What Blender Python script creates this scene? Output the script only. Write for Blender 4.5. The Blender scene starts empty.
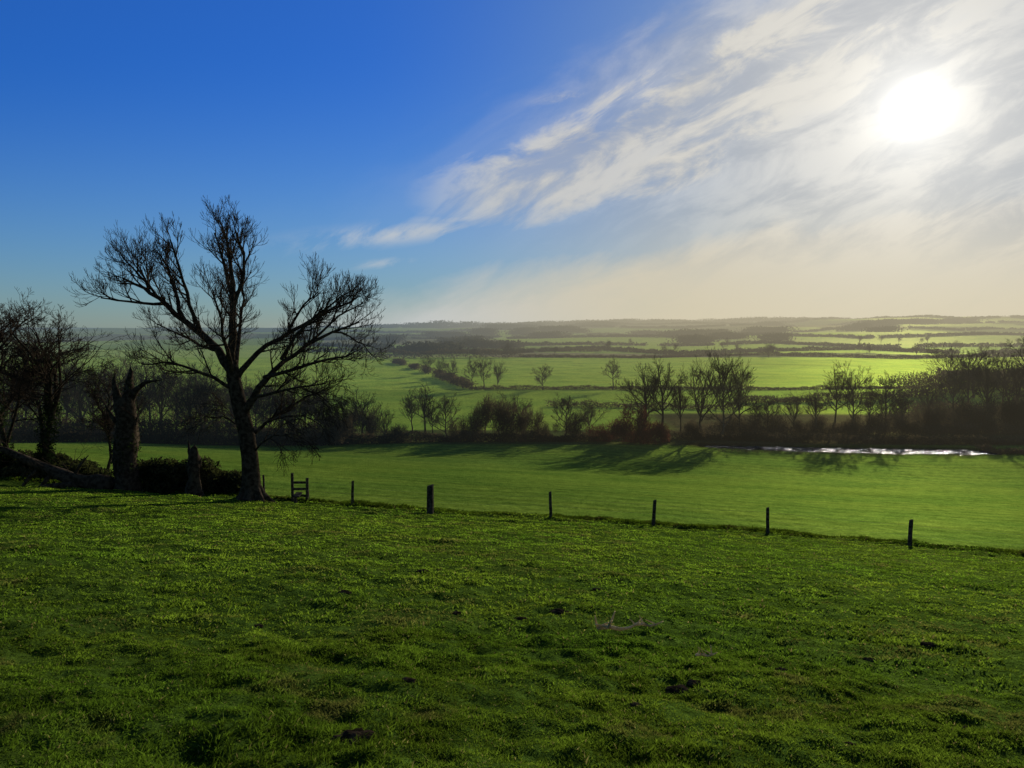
import bpy, bmesh, math, random
import numpy as np
from mathutils import Vector, Matrix
rad=math.radians
scene=bpy.context.scene
col=scene.collection
scene.view_settings.view_transform='Standard'
try: scene.view_settings.look='None'
except Exception: pass
scene.view_settings.exposure=0
SUN_AZ=rad(27.1); SUN_EL=rad(13.8)
SUN=Vector((math.sin(SUN_AZ)*math.cos(SUN_EL),math.cos(SUN_AZ)*math.cos(SUN_EL),math.sin(SUN_EL)))

# ---------------------------------------------------------------- noise / terrain
def hsh(a,b,s):
    v=np.sin(a*127.1+b*311.7+s*74.7)*43758.5453
    return v-np.floor(v)
def vn(x,y,s=0.0):
    xi=np.floor(x); yi=np.floor(y); fx=x-xi; fy=y-yi
    fx=fx*fx*(3-2*fx); fy=fy*fy*(3-2*fy)
    a=hsh(xi,yi,s); b=hsh(xi+1,yi,s); c=hsh(xi,yi+1,s); d=hsh(xi+1,yi+1,s)
    return (a*(1-fx)+b*fx)*(1-fy)+(c*(1-fx)+d*fx)*fy
def fbm(x,y,s=0.0,o=4):
    t=0;a=.5
    for i in range(o):
        t=t+a*vn(x*2**i,y*2**i,s+i*3.3); a*=.5
    return t/(1-.5**o)
def sst(t):
    t=np.clip(t,0,1); return t*t*(3-2*t)
FX=[-60,-20,-12,-3.5,2,7,11,16,25,60]
FY=[44,38.6,36.6,34.8,35.0,34.4,33.2,31.4,27,10]
RIV=np.array([(33,130.5),(40,128.5),(50,127),(62,125.6),(74,124.4),(79,124.0)],float)
RW=np.array([.6,1.5,2.1,2.5,2.2,1.2])
def rivdist(x,y):
    # signed distance to the river edge
    d=np.full(np.shape(x),1e9)
    for i in range(len(RIV)-1):
        a=RIV[i];b=RIV[i+1];ab=b-a;L=ab@ab
        t=np.clip(((x-a[0])*ab[0]+(y-a[1])*ab[1])/L,0,1)
        d=np.minimum(d,np.hypot(x-a[0]-t*ab[0],y-a[1]-t*ab[1])-(RW[i]+(RW[i+1]-RW[i])*t)-1.6*(fbm(x*.4,y*.4,91,2)-.5))
    return d
def zt(x,y):
    x=np.asarray(x,float); y=np.asarray(y,float)
    r=np.hypot(x,y)
    yf=np.interp(x,FX,FY)+ .5*(vn(x*.5,x*0+3,9)-.5)
    xc=np.clip(x,-60,60)
    yc=np.clip(y,-40,60)
    near=-1.6-.245*yc+.0013*yc**2-.055*xc
    lip=-1.6-.245*yf+.0013*yf**2-.055*xc
    low=lip-.30-.15*(y-yf)
    low=.5*(low-20.2+np.sqrt((low+20.2)**2+4))
    t=sst((y-yf)/1.6)
    z=near*(1-t)+low*t
    fade=1/(1+(r/45)**2)
    z=z+fade*(.09*(fbm(x*.8,y*.8,1,3)-.5)*2+.09*(vn(x*2.7,y*2.7,5)-.5)+.06*(vn(x*7,y*7,6)-.5)*(r<25))
    band=np.exp(-((y-yf+1.6)/2.2)**2)
    z=z+band*.22*(fbm(x*.5,y*2.2,12,3)-.5)*(1-t)+band*.14*(vn(x*.8,y*3,14)-.5)
    z=z-.14*np.exp(-((y-yf+1.6)/.5)**2)*(r<80)
    z=z+(1-fade)*sst((r-40)/60)*.5*(fbm(x*.02,y*.02,3,3)-.5)*(r<2000)
    u=x/np.maximum(y,1)
    A=np.interp(u,[-.6,-.2,.06,.3,.66],[6,8,24,40,50])
    A=np.where(y<0,20,A)
    k=sst((r-600)/3300)
    z=z+A*k+k*34*(fbm(x/600,y/420,21,3)-.5)+sst((r-500)/1300)*20*(fbm(x/320,y/240,22,2)-.5)
    z=z+4*np.exp(-(((x-125)/34)**2+((y-205)/28)**2))
    d=rivdist(x,y)
    on=(y>60)
    kk=sst((d-4)/14)
    z=np.where(on&(d<18),(-20.12)*(1-kk)+z*kk,z)
    z=np.where(on&(d<4),-20.8+.68*sst((d+.6)/2.0),z)
    return z
def zp(x,y): return float(zt(np.array([x]),np.array([y]))[0])

# ---------------------------------------------------------------- mesh helpers
def mesh_from(name,V,F,attrs=None,smooth=False):
    V=np.asarray(V,np.float32); F=np.asarray(F,np.int32)
    m=bpy.data.meshes.new(name)
    nf,k=F.shape
    m.vertices.add(len(V)); m.vertices.foreach_set('co',V.ravel())
    m.loops.add(nf*k); m.loops.foreach_set('vertex_index',F.ravel())
    m.polygons.add(nf)
    m.polygons.foreach_set('loop_start',np.arange(0,nf*k,k,dtype=np.int32))
    m.polygons.foreach_set('loop_total',np.full(nf,k,np.int32))
    if smooth: m.polygons.foreach_set('use_smooth',np.ones(nf,bool))
    m.update(calc_edges=True)
    if attrs:
        for n,a in attrs.items():
            at=m.attributes.new(n,'FLOAT_COLOR','POINT')
            at.data.foreach_set('color',np.asarray(a,np.float32).ravel())
    return m
def obj(name,data,mat=None,parent=None,loc=None,**props):
    o=bpy.data.objects.new(name,data); col.objects.link(o)
    if mat and data and not data.materials: data.materials.append(mat)
    if parent: o.parent=parent
    if loc is not None: o.location=loc
    for k,v in props.items(): o[k]=v
    return o
class Tubes:
    def __init__(s): s.V=[];s.F=[];s.n=0
    def add(s,pts,rd,k=5,lump=0,rng=None):
        P=np.array([tuple(p) for p in pts],float); R=np.array(rd,float); n=len(P)
        T=np.gradient(P,axis=0); T/=np.linalg.norm(T,axis=1)[:,None]+1e-9
        ref=np.array([.31,.9,.12]) if abs(T[:,1]).max()<.9 else np.array([.95,.1,.3])
        A=np.cross(T,ref); A/=np.linalg.norm(A,axis=1)[:,None]+1e-9
        B=np.cross(T,A)
        th=np.arange(k)*2*math.pi/k
        RR=R[:,None]*np.ones((1,k))
        if lump: RR=RR*(1+lump*(rng.random((n,k))-.5))
        V=P[:,None,:]+RR[:,:,None]*(np.cos(th)[None,:,None]*A[:,None,:]+np.sin(th)[None,:,None]*B[:,None,:])
        i=np.arange(n-1)[:,None]*k; j=np.arange(k)[None,:]; j2=(j+1)%k
        F=np.stack([i+j,i+j2,i+k+j2,i+k+j],-1).reshape(-1,4)+s.n
        s.V.append(V.reshape(-1,3)); s.F.append(F); s.n+=n*k
    def mesh(s,name,smooth=True): return mesh_from(name,np.concatenate(s.V),np.concatenate(s.F),smooth=smooth)

# ---------------------------------------------------------------- materials
def new_mat(name):
    m=bpy.data.materials.new(name); m.use_nodes=True
    nt=m.node_tree; nt.nodes.clear()
    out=nt.nodes.new('ShaderNodeOutputMaterial')
    return m,nt,out
def mixc(nt,f,a,b,blend='MIX'):
    n=nt.nodes.new('ShaderNodeMix'); n.data_type='RGBA'; n.blend_type=blend
    for s,v in ((n.inputs[0],f),(n.inputs[6],a),(n.inputs[7],b)):
        if hasattr(v,'is_linked'): nt.links.new(v,s)
        elif isinstance(v,(int,float)): s.default_value=v
        else: s.default_value=(*v,1) if len(v)==3 else v
    return n.outputs[2]
def noise(nt,vec,scale,detail=4,rough=.55,dist=0):
    n=nt.nodes.new('ShaderNodeTexNoise'); n.inputs['Scale'].default_value=scale
    n.inputs['Detail'].default_value=detail; n.inputs['Roughness'].default_value=rough
    n.inputs['Distortion'].default_value=dist
    if vec is not None: nt.links.new(vec,n.inputs['Vector'])
    return n.outputs['Fac']
def ramp(nt,f,p0,p1):
    n=nt.nodes.new('ShaderNodeMapRange'); n.interpolation_type='SMOOTHSTEP'
    nt.links.new(f,n.inputs[0]); n.inputs[1].default_value=p0; n.inputs[2].default_value=p1
    return n.outputs[0]
def mth(nt,op,*a,clamp=False):
    n=nt.nodes.new('ShaderNodeMath'); n.operation=op; n.use_clamp=clamp
    for s,v in zip(n.inputs,a):
        if hasattr(v,'is_linked'): nt.links.new(v,s)
        else: s.default_value=v
    return n.outputs[0]
def painted_haze(nt,shader,out):
    # aerial perspective painted on as emission: grows with distance, warmer toward the sun
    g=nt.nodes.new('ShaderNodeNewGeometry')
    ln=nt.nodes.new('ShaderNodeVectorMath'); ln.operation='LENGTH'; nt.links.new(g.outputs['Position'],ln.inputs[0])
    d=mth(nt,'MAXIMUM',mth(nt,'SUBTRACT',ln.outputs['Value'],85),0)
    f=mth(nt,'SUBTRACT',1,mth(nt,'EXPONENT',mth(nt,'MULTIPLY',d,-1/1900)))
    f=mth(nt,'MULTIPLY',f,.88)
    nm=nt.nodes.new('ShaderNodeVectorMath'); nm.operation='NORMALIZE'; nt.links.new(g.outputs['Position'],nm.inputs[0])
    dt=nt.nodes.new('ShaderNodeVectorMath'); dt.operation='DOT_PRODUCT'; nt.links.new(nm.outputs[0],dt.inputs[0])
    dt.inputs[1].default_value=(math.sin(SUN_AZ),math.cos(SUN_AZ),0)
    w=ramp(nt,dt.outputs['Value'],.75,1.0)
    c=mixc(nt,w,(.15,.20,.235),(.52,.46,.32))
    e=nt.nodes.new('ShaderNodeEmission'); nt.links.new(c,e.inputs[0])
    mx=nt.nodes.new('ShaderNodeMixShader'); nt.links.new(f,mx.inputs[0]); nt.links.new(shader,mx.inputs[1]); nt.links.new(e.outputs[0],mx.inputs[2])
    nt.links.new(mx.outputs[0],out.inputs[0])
def simple_mat(name,c1,c2,scale,bump=.3,bumpscale=None,trans=0,tcol=None,hz=False):
    m,nt,out=new_mat(name)
    g=nt.nodes.new('ShaderNodeNewGeometry')
    f=ramp(nt,noise(nt,g.outputs['Position'],scale,3),.35,.65)
    c=mixc(nt,f,c1,c2)
    p=nt.nodes.new('ShaderNodeBsdfDiffuse'); p.inputs['Roughness'].default_value=.6
    nt.links.new(c,p.inputs['Color'])
    if bump:
        b=nt.nodes.new('ShaderNodeBump'); b.inputs['Strength'].default_value=bump
        nt.links.new(noise(nt,g.outputs['Position'],bumpscale or scale*5,5),b.inputs['Height'])
        nt.links.new(b.outputs[0],p.inputs['Normal'])
    s=p.outputs[0]
    if trans:
        t=nt.nodes.new('ShaderNodeBsdfTranslucent'); t.inputs[0].default_value=(*tcol,1)
        mx=nt.nodes.new('ShaderNodeMixShader'); mx.inputs[0].default_value=trans
        nt.links.new(s,mx.inputs[1]); nt.links.new(t.outputs[0],mx.inputs[2]); s=mx.outputs[0]
    if hz: painted_haze(nt,s,out)
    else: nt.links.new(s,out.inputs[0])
    return m
M_bark=simple_mat('bark',(.026,.020,.013),(.080,.060,.040),6,bump=.9,bumpscale=25)
M_twig=simple_mat('twig_bark',(.030,.022,.015),(.055,.041,.027),2,bump=0)
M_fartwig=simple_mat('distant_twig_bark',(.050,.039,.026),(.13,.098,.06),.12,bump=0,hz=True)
M_ivy=simple_mat('ivy_leaf',(.012,.016,.007),(.034,.044,.015),3,bump=0,trans=.15,tcol=(.05,.08,.02))
M_bram=simple_mat('bramble_leaf',(.016,.020,.009),(.060,.056,.024),1.5,bump=0,trans=.2,tcol=(.08,.09,.025))
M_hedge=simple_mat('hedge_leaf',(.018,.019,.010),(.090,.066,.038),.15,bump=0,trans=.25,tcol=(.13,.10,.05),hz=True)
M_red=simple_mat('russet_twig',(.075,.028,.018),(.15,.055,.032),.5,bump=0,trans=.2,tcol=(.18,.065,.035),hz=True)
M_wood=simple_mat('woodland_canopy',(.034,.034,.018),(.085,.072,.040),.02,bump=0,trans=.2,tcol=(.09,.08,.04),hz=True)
M_post=simple_mat('weathered_timber',(.035,.028,.02),(.10,.082,.06),9,bump=.6,bumpscale=60)
M_pale=simple_mat('bleached_wood',(.46,.38,.20),(.74,.62,.38),14,bump=.4,bumpscale=70,trans=.3,tcol=(.65,.52,.28))
M_soil=simple_mat('soil',(.020,.014,.008),(.065,.044,.025),14,bump=1,bumpscale=60)
M_wire=simple_mat('galvanised_wire',(.12,.12,.12),(.2,.2,.2),10,bump=0)

# ground
m,nt,out=new_mat('pasture'); M_ground=m
g=nt.nodes.new('ShaderNodeNewGeometry'); pos=g.outputs['Position']
at=nt.nodes.new('ShaderNodeAttribute'); at.attribute_name='field'
n1=ramp(nt,noise(nt,pos,1.3,6,.65),.3,.7)
n2=ramp(nt,noise(nt,pos,.09,5,.6),.35,.65)
n3=ramp(nt,noise(nt,pos,9,4,.6),.35,.7)
c=mixc(nt,n1,(.66,.70,.62),(1.25,1.2,1.1)); c2=mixc(nt,n2,(.84,.90,.84),(1.16,1.08,1.0)); c3=mixc(nt,n3,(.6,.62,.6),(1.2,1.2,1.2))
cc=mixc(nt,1.0,c,c2,'MULTIPLY'); cc=mixc(nt,1.0,cc,c3,'MULTIPLY'); cc=mixc(nt,1.0,at.outputs['Color'],cc,'MULTIPLY')
p=nt.nodes.new('ShaderNodeBsdfDiffuse'); gl_=nt.nodes.new('ShaderNodeBsdfGlossy'); gl_.inputs['Roughness'].default_value=.65
nt.links.new(cc,p.inputs['Color']); nt.links.new(cc,gl_.inputs['Color'])
b=nt.nodes.new('ShaderNodeBump'); b.inputs['Strength'].default_value=.9; b.inputs['Distance'].default_value=.14
nt.links.new(noise(nt,pos,4.0,7,.7),b.inputs['Height']); nt.links.new(b.outputs[0],p.inputs['Normal']); nt.links.new(b.outputs[0],gl_.inputs['Normal'])
mx=nt.nodes.new('ShaderNodeMixShader'); mx.inputs[0].default_value=.25
nt.links.new(p.outputs[0],mx.inputs[1]); nt.links.new(gl_.outputs[0],mx.inputs[2])
painted_haze(nt,mx.outputs[0],out)
# blades
m,nt,out=new_mat('grass_blade'); M_grass=m
at=nt.nodes.new('ShaderNodeAttribute'); at.attribute_name='tint'
d=nt.nodes.new('ShaderNodeBsdfDiffuse'); t=nt.nodes.new('ShaderNodeBsdfTranslucent')
nt.links.new(at.outputs['Color'],d.inputs[0])
nt.links.new(mixc(nt,1.0,at.outputs['Color'],(1.4,1.4,1.0),'MULTIPLY'),t.inputs[0])
mx=nt.nodes.new('ShaderNodeMixShader'); mx.inputs[0].default_value=.5
nt.links.new(d.outputs[0],mx.inputs[1]); nt.links.new(t.outputs[0],mx.inputs[2]); nt.links.new(mx.outputs[0],out.inputs[0])
# water: wind-ruffled patches between calm ones
m,nt,out=new_mat('river_water'); M_water=m
g=nt.nodes.new('ShaderNodeNewGeometry')
def wat(rough,dist,sc):
    p=nt.nodes.new('ShaderNodeBsdfPrincipled'); p.inputs['Base Color'].default_value=(.02,.025,.02,1); p.inputs['Roughness'].default_value=rough; p.inputs['IOR'].default_value=1.33
    b=nt.nodes.new('ShaderNodeBump'); b.inputs['Strength'].default_value=1; b.inputs['Distance'].default_value=dist
    nt.links.new(noise(nt,g.outputs['Position'],sc,3,.5),b.inputs['Height']); nt.links.new(b.outputs[0],p.inputs['Normal']); return p.outputs[0]
mp=nt.nodes.new('ShaderNodeMapping'); mp.inputs['Scale'].default_value=(.5,.8,1); nt.links.new(g.outputs['Position'],mp.inputs[0])
f=ramp(nt,noise(nt,mp.outputs[0],1.4,6,.75),.50,.56)
mx=nt.nodes.new('ShaderNodeMixShader'); nt.links.new(f,mx.inputs[0]); nt.links.new(wat(.03,.02,1.5),mx.inputs[1]); nt.links.new(wat(.20,.42,2.2),mx.inputs[2])
nt.links.new(mx.outputs[0],out.inputs[0])

# ---------------------------------------------------------------- ground sheet
az=np.concatenate([np.arange(-44,44.01,.2),np.arange(48,312.1,6)]); az=np.radians(az)
rs=[.02,.2,.5,.9]; r=1.3
while r<9500:
    rs.append(r)
    r*=1.0125 if (r<105 or 150<r<400) else (1.005 if r<150 else 1.02)
rs=np.array(rs)
NA=len(az);NR=len(rs)
RR,AA=np.meshgrid(rs,az,indexing='ij')
X=(RR*np.sin(AA)).ravel();Y=(RR*np.cos(AA)).ravel();Z=zt(X,Y)
i=np.arange(NR-1)[:,None]*NA;j=np.arange(NA)[None,:];j2=(j+1)%NA
F=np.stack([i+j,i+j2,i+NA+j2,i+NA+j],-1).reshape(-1,4)[:, ::-1]
yf=np.interp(X,FX,FY)
C=np.zeros((len(X),4));C[:,3]=1
def setc(mask,c): C[mask,0:3]=c
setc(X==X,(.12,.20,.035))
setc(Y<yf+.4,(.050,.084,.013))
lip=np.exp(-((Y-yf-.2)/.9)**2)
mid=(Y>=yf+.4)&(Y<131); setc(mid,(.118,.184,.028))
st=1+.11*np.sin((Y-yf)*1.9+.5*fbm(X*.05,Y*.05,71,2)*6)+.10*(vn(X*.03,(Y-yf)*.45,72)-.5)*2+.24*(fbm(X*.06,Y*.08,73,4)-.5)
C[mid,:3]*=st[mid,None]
C[:,:3]*=(1-.55*lip[:,None]*(Y<60)[:,None])  # ground darkened along the lip to paint the bank's shaded edge
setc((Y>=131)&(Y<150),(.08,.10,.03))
fa=(Y>=150)&(Y<250); setc(fa,(.27,.38,.055))
fb=(Y>=250)&(Y<520); setc(fb,(.37,.49,.075))
ln_=1-.18*(np.abs(np.mod(X*.35+Y*.94,24)-12)<.8)
C[fa|fb,:3]*=(ln_*(.86+.28*fbm(X*.015,Y*.03,88,3)))[fa|fb,None]
far=Y>=520
Yw=Y*(1+.10*np.sin(X/170.)+.05*np.sin(X/61.))
W=np.array([520,650,850,1200,1700,2400,3200,9900])
bi=np.searchsorted(W,Yw)
cellw=np.array([200,160,190,260,330,420,500,700,900,900])[bi]
ci=np.floor((X+Y*.22)/cellw+bi*.37)
h=hsh(ci,bi.astype(float),4.2)
pal=np.array([(.36,.46,.09),(.28,.37,.09),(.38,.43,.14),(.25,.23,.12),(.40,.50,.11),(.15,.17,.07)])
pc=pal[(h*6).astype(int)%6]
C[far,:3]=pc[far]
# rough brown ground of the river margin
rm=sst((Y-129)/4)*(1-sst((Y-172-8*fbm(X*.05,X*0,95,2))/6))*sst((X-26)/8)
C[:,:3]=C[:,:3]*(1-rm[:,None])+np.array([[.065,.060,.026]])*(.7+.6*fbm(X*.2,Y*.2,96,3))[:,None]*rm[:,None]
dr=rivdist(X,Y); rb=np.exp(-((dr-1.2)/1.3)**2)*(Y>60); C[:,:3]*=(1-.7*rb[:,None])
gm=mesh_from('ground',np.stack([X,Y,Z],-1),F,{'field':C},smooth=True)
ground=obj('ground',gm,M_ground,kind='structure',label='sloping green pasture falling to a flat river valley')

pts=[];ws=[]
for k in range(len(RIV)-1):
    for t in np.linspace(0,1,12,endpoint=False): pts.append(RIV[k]*(1-t)+RIV[k+1]*t); ws.append(RW[k]*(1-t)+RW[k+1]*t+1.8)
pts=np.array(pts); ws=np.array(ws)[:,None]; tg=np.gradient(pts,axis=0); tg/=np.linalg.norm(tg,axis=1)[:,None]; nn=np.stack([-tg[:,1],tg[:,0]],-1)
A=pts+nn*ws;B=pts-nn*ws;n=len(pts)
V=np.zeros((2*n,3));V[:n,:2]=A;V[n:,:2]=B;V[:,2]=-20.32
F=np.array([(k,k+n,k+n+1,k+1) for k in range(n-1)])
obj('river',mesh_from('river',V,F),M_water,kind='structure',label='narrow rippled river glinting in low sun')

# ---------------------------------------------------------------- grass
rng=np.random.default_rng(3)
def blades(N,r0,r1,pw,hs,ws,verge=False):
    q=rng.random(N); e=pw+1
    r=(r0**e+(r1**e-r0**e)*q)**(1/e)
    a=np.radians(rng.uniform(-39,39,N))
    x=r*np.sin(a);y=r*np.cos(a)
    if verge:
        x=rng.uniform(-26,26,N); yf=np.interp(x,FX,FY)
        y=yf+.1+rng.normal(0,.4,N)+.5*(vn(x*.6,x*0,77)-.5); r=np.hypot(x,y)
        keep=rng.random(N)<np.clip((fbm(x*.9,y*.9,78,3)-.25)*3,.15,1)
    else:
        yf=np.interp(x,FX,FY)
        dens=fbm(x*2.2,y*2.2,31,3)
        keep=(y<yf+.7)&(rng.random(N)<np.clip((dens-.25)*3.2,.3,1))
    x=x[keep];y=y[keep];r=r[keep];N=len(x)
    z=zt(x,y)-.008
    tall=fbm(x*1.4,y*1.4,41,3); cl=vn(x*6,y*6,44); tuft=sst((fbm(x*.8,y*.8,47,3)-.56)/.12); cl2=vn(x*13,y*13,46)
    h=(.010+.014*np.clip(tall-.4,0,1)*2+.016*cl*cl+.016*tuft*cl+.012*cl2**3)*rng.uniform(.55,1.55,N)*hs
    if verge: h=rng.uniform(.04,.14,N)*(.5+vn(x*1.5,y*1.5,79))
    w=(.0017+.00056*r)*rng.uniform(.7,1.3,N)*ws
    th=rng.uniform(0,2*np.pi,N); lx=np.cos(th);ly=np.sin(th)
    ph=rng.uniform(0,2*np.pi,N); lean=rng.uniform(.2,1.6,N)*h
    dx=np.cos(ph)*lean;dy=np.sin(ph)*lean
    V=np.zeros((N,5,3))
    P=np.stack([x,y,z],-1); S=np.stack([lx*w,ly*w,0*w],-1)
    mid=P+np.stack([dx*.35,dy*.35,h*.6],-1); tip=P+np.stack([dx,dy,h],-1)
    V[:,0]=P-S;V[:,1]=P+S;V[:,2]=mid+S*.75;V[:,3]=mid-S*.75;V[:,4]=tip
    b=np.arange(N)[:,None]*5
    F=np.concatenate([b+np.array([[0,1,2]]),b+np.array([[0,2,3]]),b+np.array([[3,2,4]])])
    pt=fbm(x*.35,y*.35,51,3); p2=sst((fbm(x*1.9,y*1.9,55,3)-.35)/.3)[:,None]
    base=np.array([.072,.148,.013])[None]*(1-pt[:,None])+np.array([.148,.208,.021])[None]*pt[:,None]
    base=base*(.76+.44*p2)*(.70+.55*sst((r-4)/18))[:,None]*(.8+.5*cl*cl2)[:,None]  # blades darkened toward the camera to paint in vignette and longer grass
    br=sst((fbm(x*1.1+9,y*1.1,58,4)-.62)/.1)[:,None]*.6
    base=base*(1-br)+np.array([[.115,.10,.035]])*br
    yel=(rng.random(N)<.025)[:,None]
    c=np.where(yel,np.array([[.20,.17,.07]]),base)*rng.uniform(.6,1.35,N)[:,None]
    if verge: c=c*.36  # verge blades darkened, painting the shaded side of the bank
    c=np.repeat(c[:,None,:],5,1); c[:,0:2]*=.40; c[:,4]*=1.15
    c=np.concatenate([c,np.ones((N,5,1))],-1)
    return V.reshape(-1,3),F,c.reshape(-1,4)
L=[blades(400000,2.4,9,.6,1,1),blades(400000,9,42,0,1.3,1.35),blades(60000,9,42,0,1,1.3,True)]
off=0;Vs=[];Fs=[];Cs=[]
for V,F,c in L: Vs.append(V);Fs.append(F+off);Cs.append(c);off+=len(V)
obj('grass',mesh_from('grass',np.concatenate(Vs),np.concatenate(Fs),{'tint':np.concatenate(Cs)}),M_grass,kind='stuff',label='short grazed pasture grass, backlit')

# ---------------------------------------------------------------- trees
def gv(R,s): return Vector((R.gauss(0,s),R.gauss(0,s),R.gauss(0,s)))
def perp(d,R):
    v=gv(R,1); v-=d*v.dot(d); return v.normalized()
def grow(out,P,D,L,Rr,lev,cfg,R):
    mx=len(cfg['nc']); n=max(3,min(7,int(2.5+L*1.8)))
    pts=[P.copy()];rd=[Rr];ds=[]; d=D.copy(); tip=max(cfg['rmin'],Rr*.35)
    for i in range(n):
        d=(d+gv(R,cfg['wig'])+Vector((0,0,cfg['up'][min(lev,len(cfg['up'])-1)]))).normalized()
        P=P+d*(L/n); pts.append(P); rd.append(Rr+(tip-Rr)*(i+1)/n); ds.append(d)
    out.append((pts,rd,lev))
    if lev<mx: spawn(out,pts,rd,lev,cfg,R,L)
def spawn(out,pts,rd,lev,cfg,R,L,t0=.22,nc=None,lc=None):
    n=len(pts)-1; nc=nc or cfg['nc'][lev]
    for j in range(nc):
        t=t0+(1-t0)*(j+R.random())/nc; k=min(int(t*n),n-1); f=t*n-k
        p=pts[k].lerp(pts[k+1],f); d=(pts[k+1]-pts[k]).normalized(); r0=rd[k]+(rd[k+1]-rd[k])*f
        a=rad(R.uniform(*cfg['ang'])) if j<nc-1 else rad(R.uniform(5,20))
        c=d*math.cos(a)+perp(d,R)*math.sin(a)
        ll=(lc or L*cfg['ratio'])*(1.2-.55*t)*R.uniform(.65,1.25)
        grow(out,p,c.normalized(),ll,max(cfg['rmin'],min(r0*.75,cfg['rl'][lev])),lev+1,cfg,R)
def split_mesh(out,name,lt,k0=8,k1=5,k2=3):
    A=Tubes();B=Tubes();r=np.random.default_rng(1)
    for pts,rd,lev in out:
        if lev<=lt: A.add(pts,rd,k0 if lev==0 else k1,.12,r)
        else: B.add(pts,rd,k2)
    return A.mesh(name+'_trunk'),(B.mesh(name+'_crown') if B.n else None)
S=.0456
def px(c,r,dy=0): return Vector(((c-250)*S,dy,(503-r)*S))
R=random.Random(12); out=[]
trunk=[px(248,512),px(248,503),px(249,494),px(250,480),px(249,458),px(246,432),px(240,405),px(235,380),px(233,362,.0)]
out.append((trunk,[.85,.62,.47,.40,.36,.35,.33,.30,.27],0))
limbs=[
 ([px(233,372),px(220,352,.1),px(203,336,.2),px(188,324,.2),px(172,308,0),px(156,296,-.1),px(142,287,-.2),px(132,282,-.2)],.22,.04),
 ([px(232,366),px(236,340,-.1),px(237,312,-.1),px(237,288,0),px(233,266,.2),px(230,246,.3),px(225,230,.3)],.22,.035),
 ([px(186,322,.2),px(178,304,.5),px(170,284,.8),px(164,268,.9),px(156,256,1.0)],.11,.03),
 ([px(203,336,.2),px(198,308,-.5),px(195,284,-.8),px(191,262,-1.0),px(187,246,-1.1)],.10,.03),
 ([px(237,312,-.1),px(248,288,-.4),px(253,268,-.7),px(251,250,-.9),px(247,236,-.9)],.10,.03),
 ([px(236,300,0),px(224,275,.8),px(215,252,1.2),px(209,234,1.3)],.10,.03),
 ([px(156,296,-.1),px(146,282,.5),px(138,272,.9),px(132,264,1.1)],.07,.025),
 ([px(172,308,0),px(160,288,-.6),px(150,273,-1.0),px(143,264,-1.2)],.07,.025),
 ([px(243,415),px(256,398,-.2),px(270,380,-.4),px(288,362,-.4),px(310,346,-.3),px(334,334,-.2),px(360,324,0)],.20,.035),
 ([px(235,385),px(250,362,.3),px(264,347,.6),px(286,334,.9),px(310,320,1.0),px(336,308,1.1),px(352,300,1.1)],.16,.03),
 ([px(268,378,-.4),px(292,372,-1.0),px(318,364,-1.3),px(344,358,-1.5),px(362,352,-1.5)],.10,.03),
 ([px(285,360,-.4),px(302,338,-.9),px(324,318,-1.1),px(346,302,-1.2),px(358,296,-1.2)],.09,.025),
 ([px(284,334,.9),px(298,314,.5),px(310,302,.2),px(320,294,0)],.07,.025),
 ([px(310,346,-.3),px(328,326,.6),px(344,312,1.2),px(358,304,1.5)],.07,.025),
 ([px(334,334,-.2),px(348,338,.4),px(360,346,.8),px(368,358,1.0)],.05,.02),
 ([px(248,438),px(262,425,.6),px(280,412,1.2),px(298,400,1.7),px(318,392,2.0)],.10,.025),
 ([px(256,398,-.2),px(282,392,-.9),px(308,386,-1.3),px(334,382,-1.5)],.08,.025),
 ([px(237,392),px(220,378,-.5),px(200,368,-1.0),px(180,362,-1.4),px(162,364,-1.6)],.10,.025),
 ([px(220,352,.1),px(202,350,1.0),px(180,342,1.6),px(158,334,2.0),px(140,326,2.2)],.10,.025),
 ([px(168,306,0),px(154,306,-.8),px(138,304,-1.4),px(128,302,-1.8)],.08,.025),
 ([px(234,380),px(230,352,1.2),px(226,325,2.2),px(226,300,2.8),px(222,280,3.0)],.13,.03),
 ([px(234,376),px(240,350,-1.3),px(243,322,-2.2),px(240,298,-2.8)],.12,.03),
 ([px(251,455),px(262,444,-.3),px(278,434,-.6),px(296,432,-.8),px(312,440,-.8)],.05,.02),
 ([px(262,425,.6),px(284,418,.2),px(306,416,-.3),px(322,424,-.5)],.05,.02),
 ([px(308,386,-1.3),px(322,392,-1.0),px(334,404,-.8)],.04,.02),
 ([px(248,440),px(234,428,.6),px(216,420,1.0),px(200,422,1.2)],.05,.02),
]
NL=len(limbs)
cfg=dict(nc=[0,6,5,4,3],ang=(22,60),ratio=.67,up=[0,.05,.08,.15,.2,.24],wig=.085,rmin=.0062,rl=[.09,.05,.022,.012,.008])
for li,(pts,a,b) in enumerate(limbs):
    n=len(pts)-1
    sm=[]
    for k in range(n):
        sm.append(pts[k]); sm.append(pts[k].lerp(pts[k+1],.5)+gv(R,.04))
    sm.append(pts[-1]); rd=[a+(b-a)*(k/(2*n))**.8 for k in range(2*n+1)]
    out.append((sm,rd,1))
    L=sum((pts[k+1]-pts[k]).length for k in range(n))
    c_=dict(cfg)
    if li>=NL-4: c_['up']=[0,-.05,-.1,-.12,-.1,-.05]
    spawn(out,sm,rd,1,c_,R,L,t0=.24,nc=max(6,int(L*2.15)),lc=1.38)
for a in range(7):
    th=a*.9+.3; dv=Vector((math.cos(th),math.sin(th),0))
    out.append(([dv*.15+Vector((0,0,.9)),dv*.40+Vector((0,0,.3)),dv*.75+Vector((0,0,.0)),dv*1.15+Vector((0,0,-.25))],[.2,.21,.15,.05],1))
mt,mc=split_mesh(out,'ash_tree',1,14,8,3)
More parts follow.
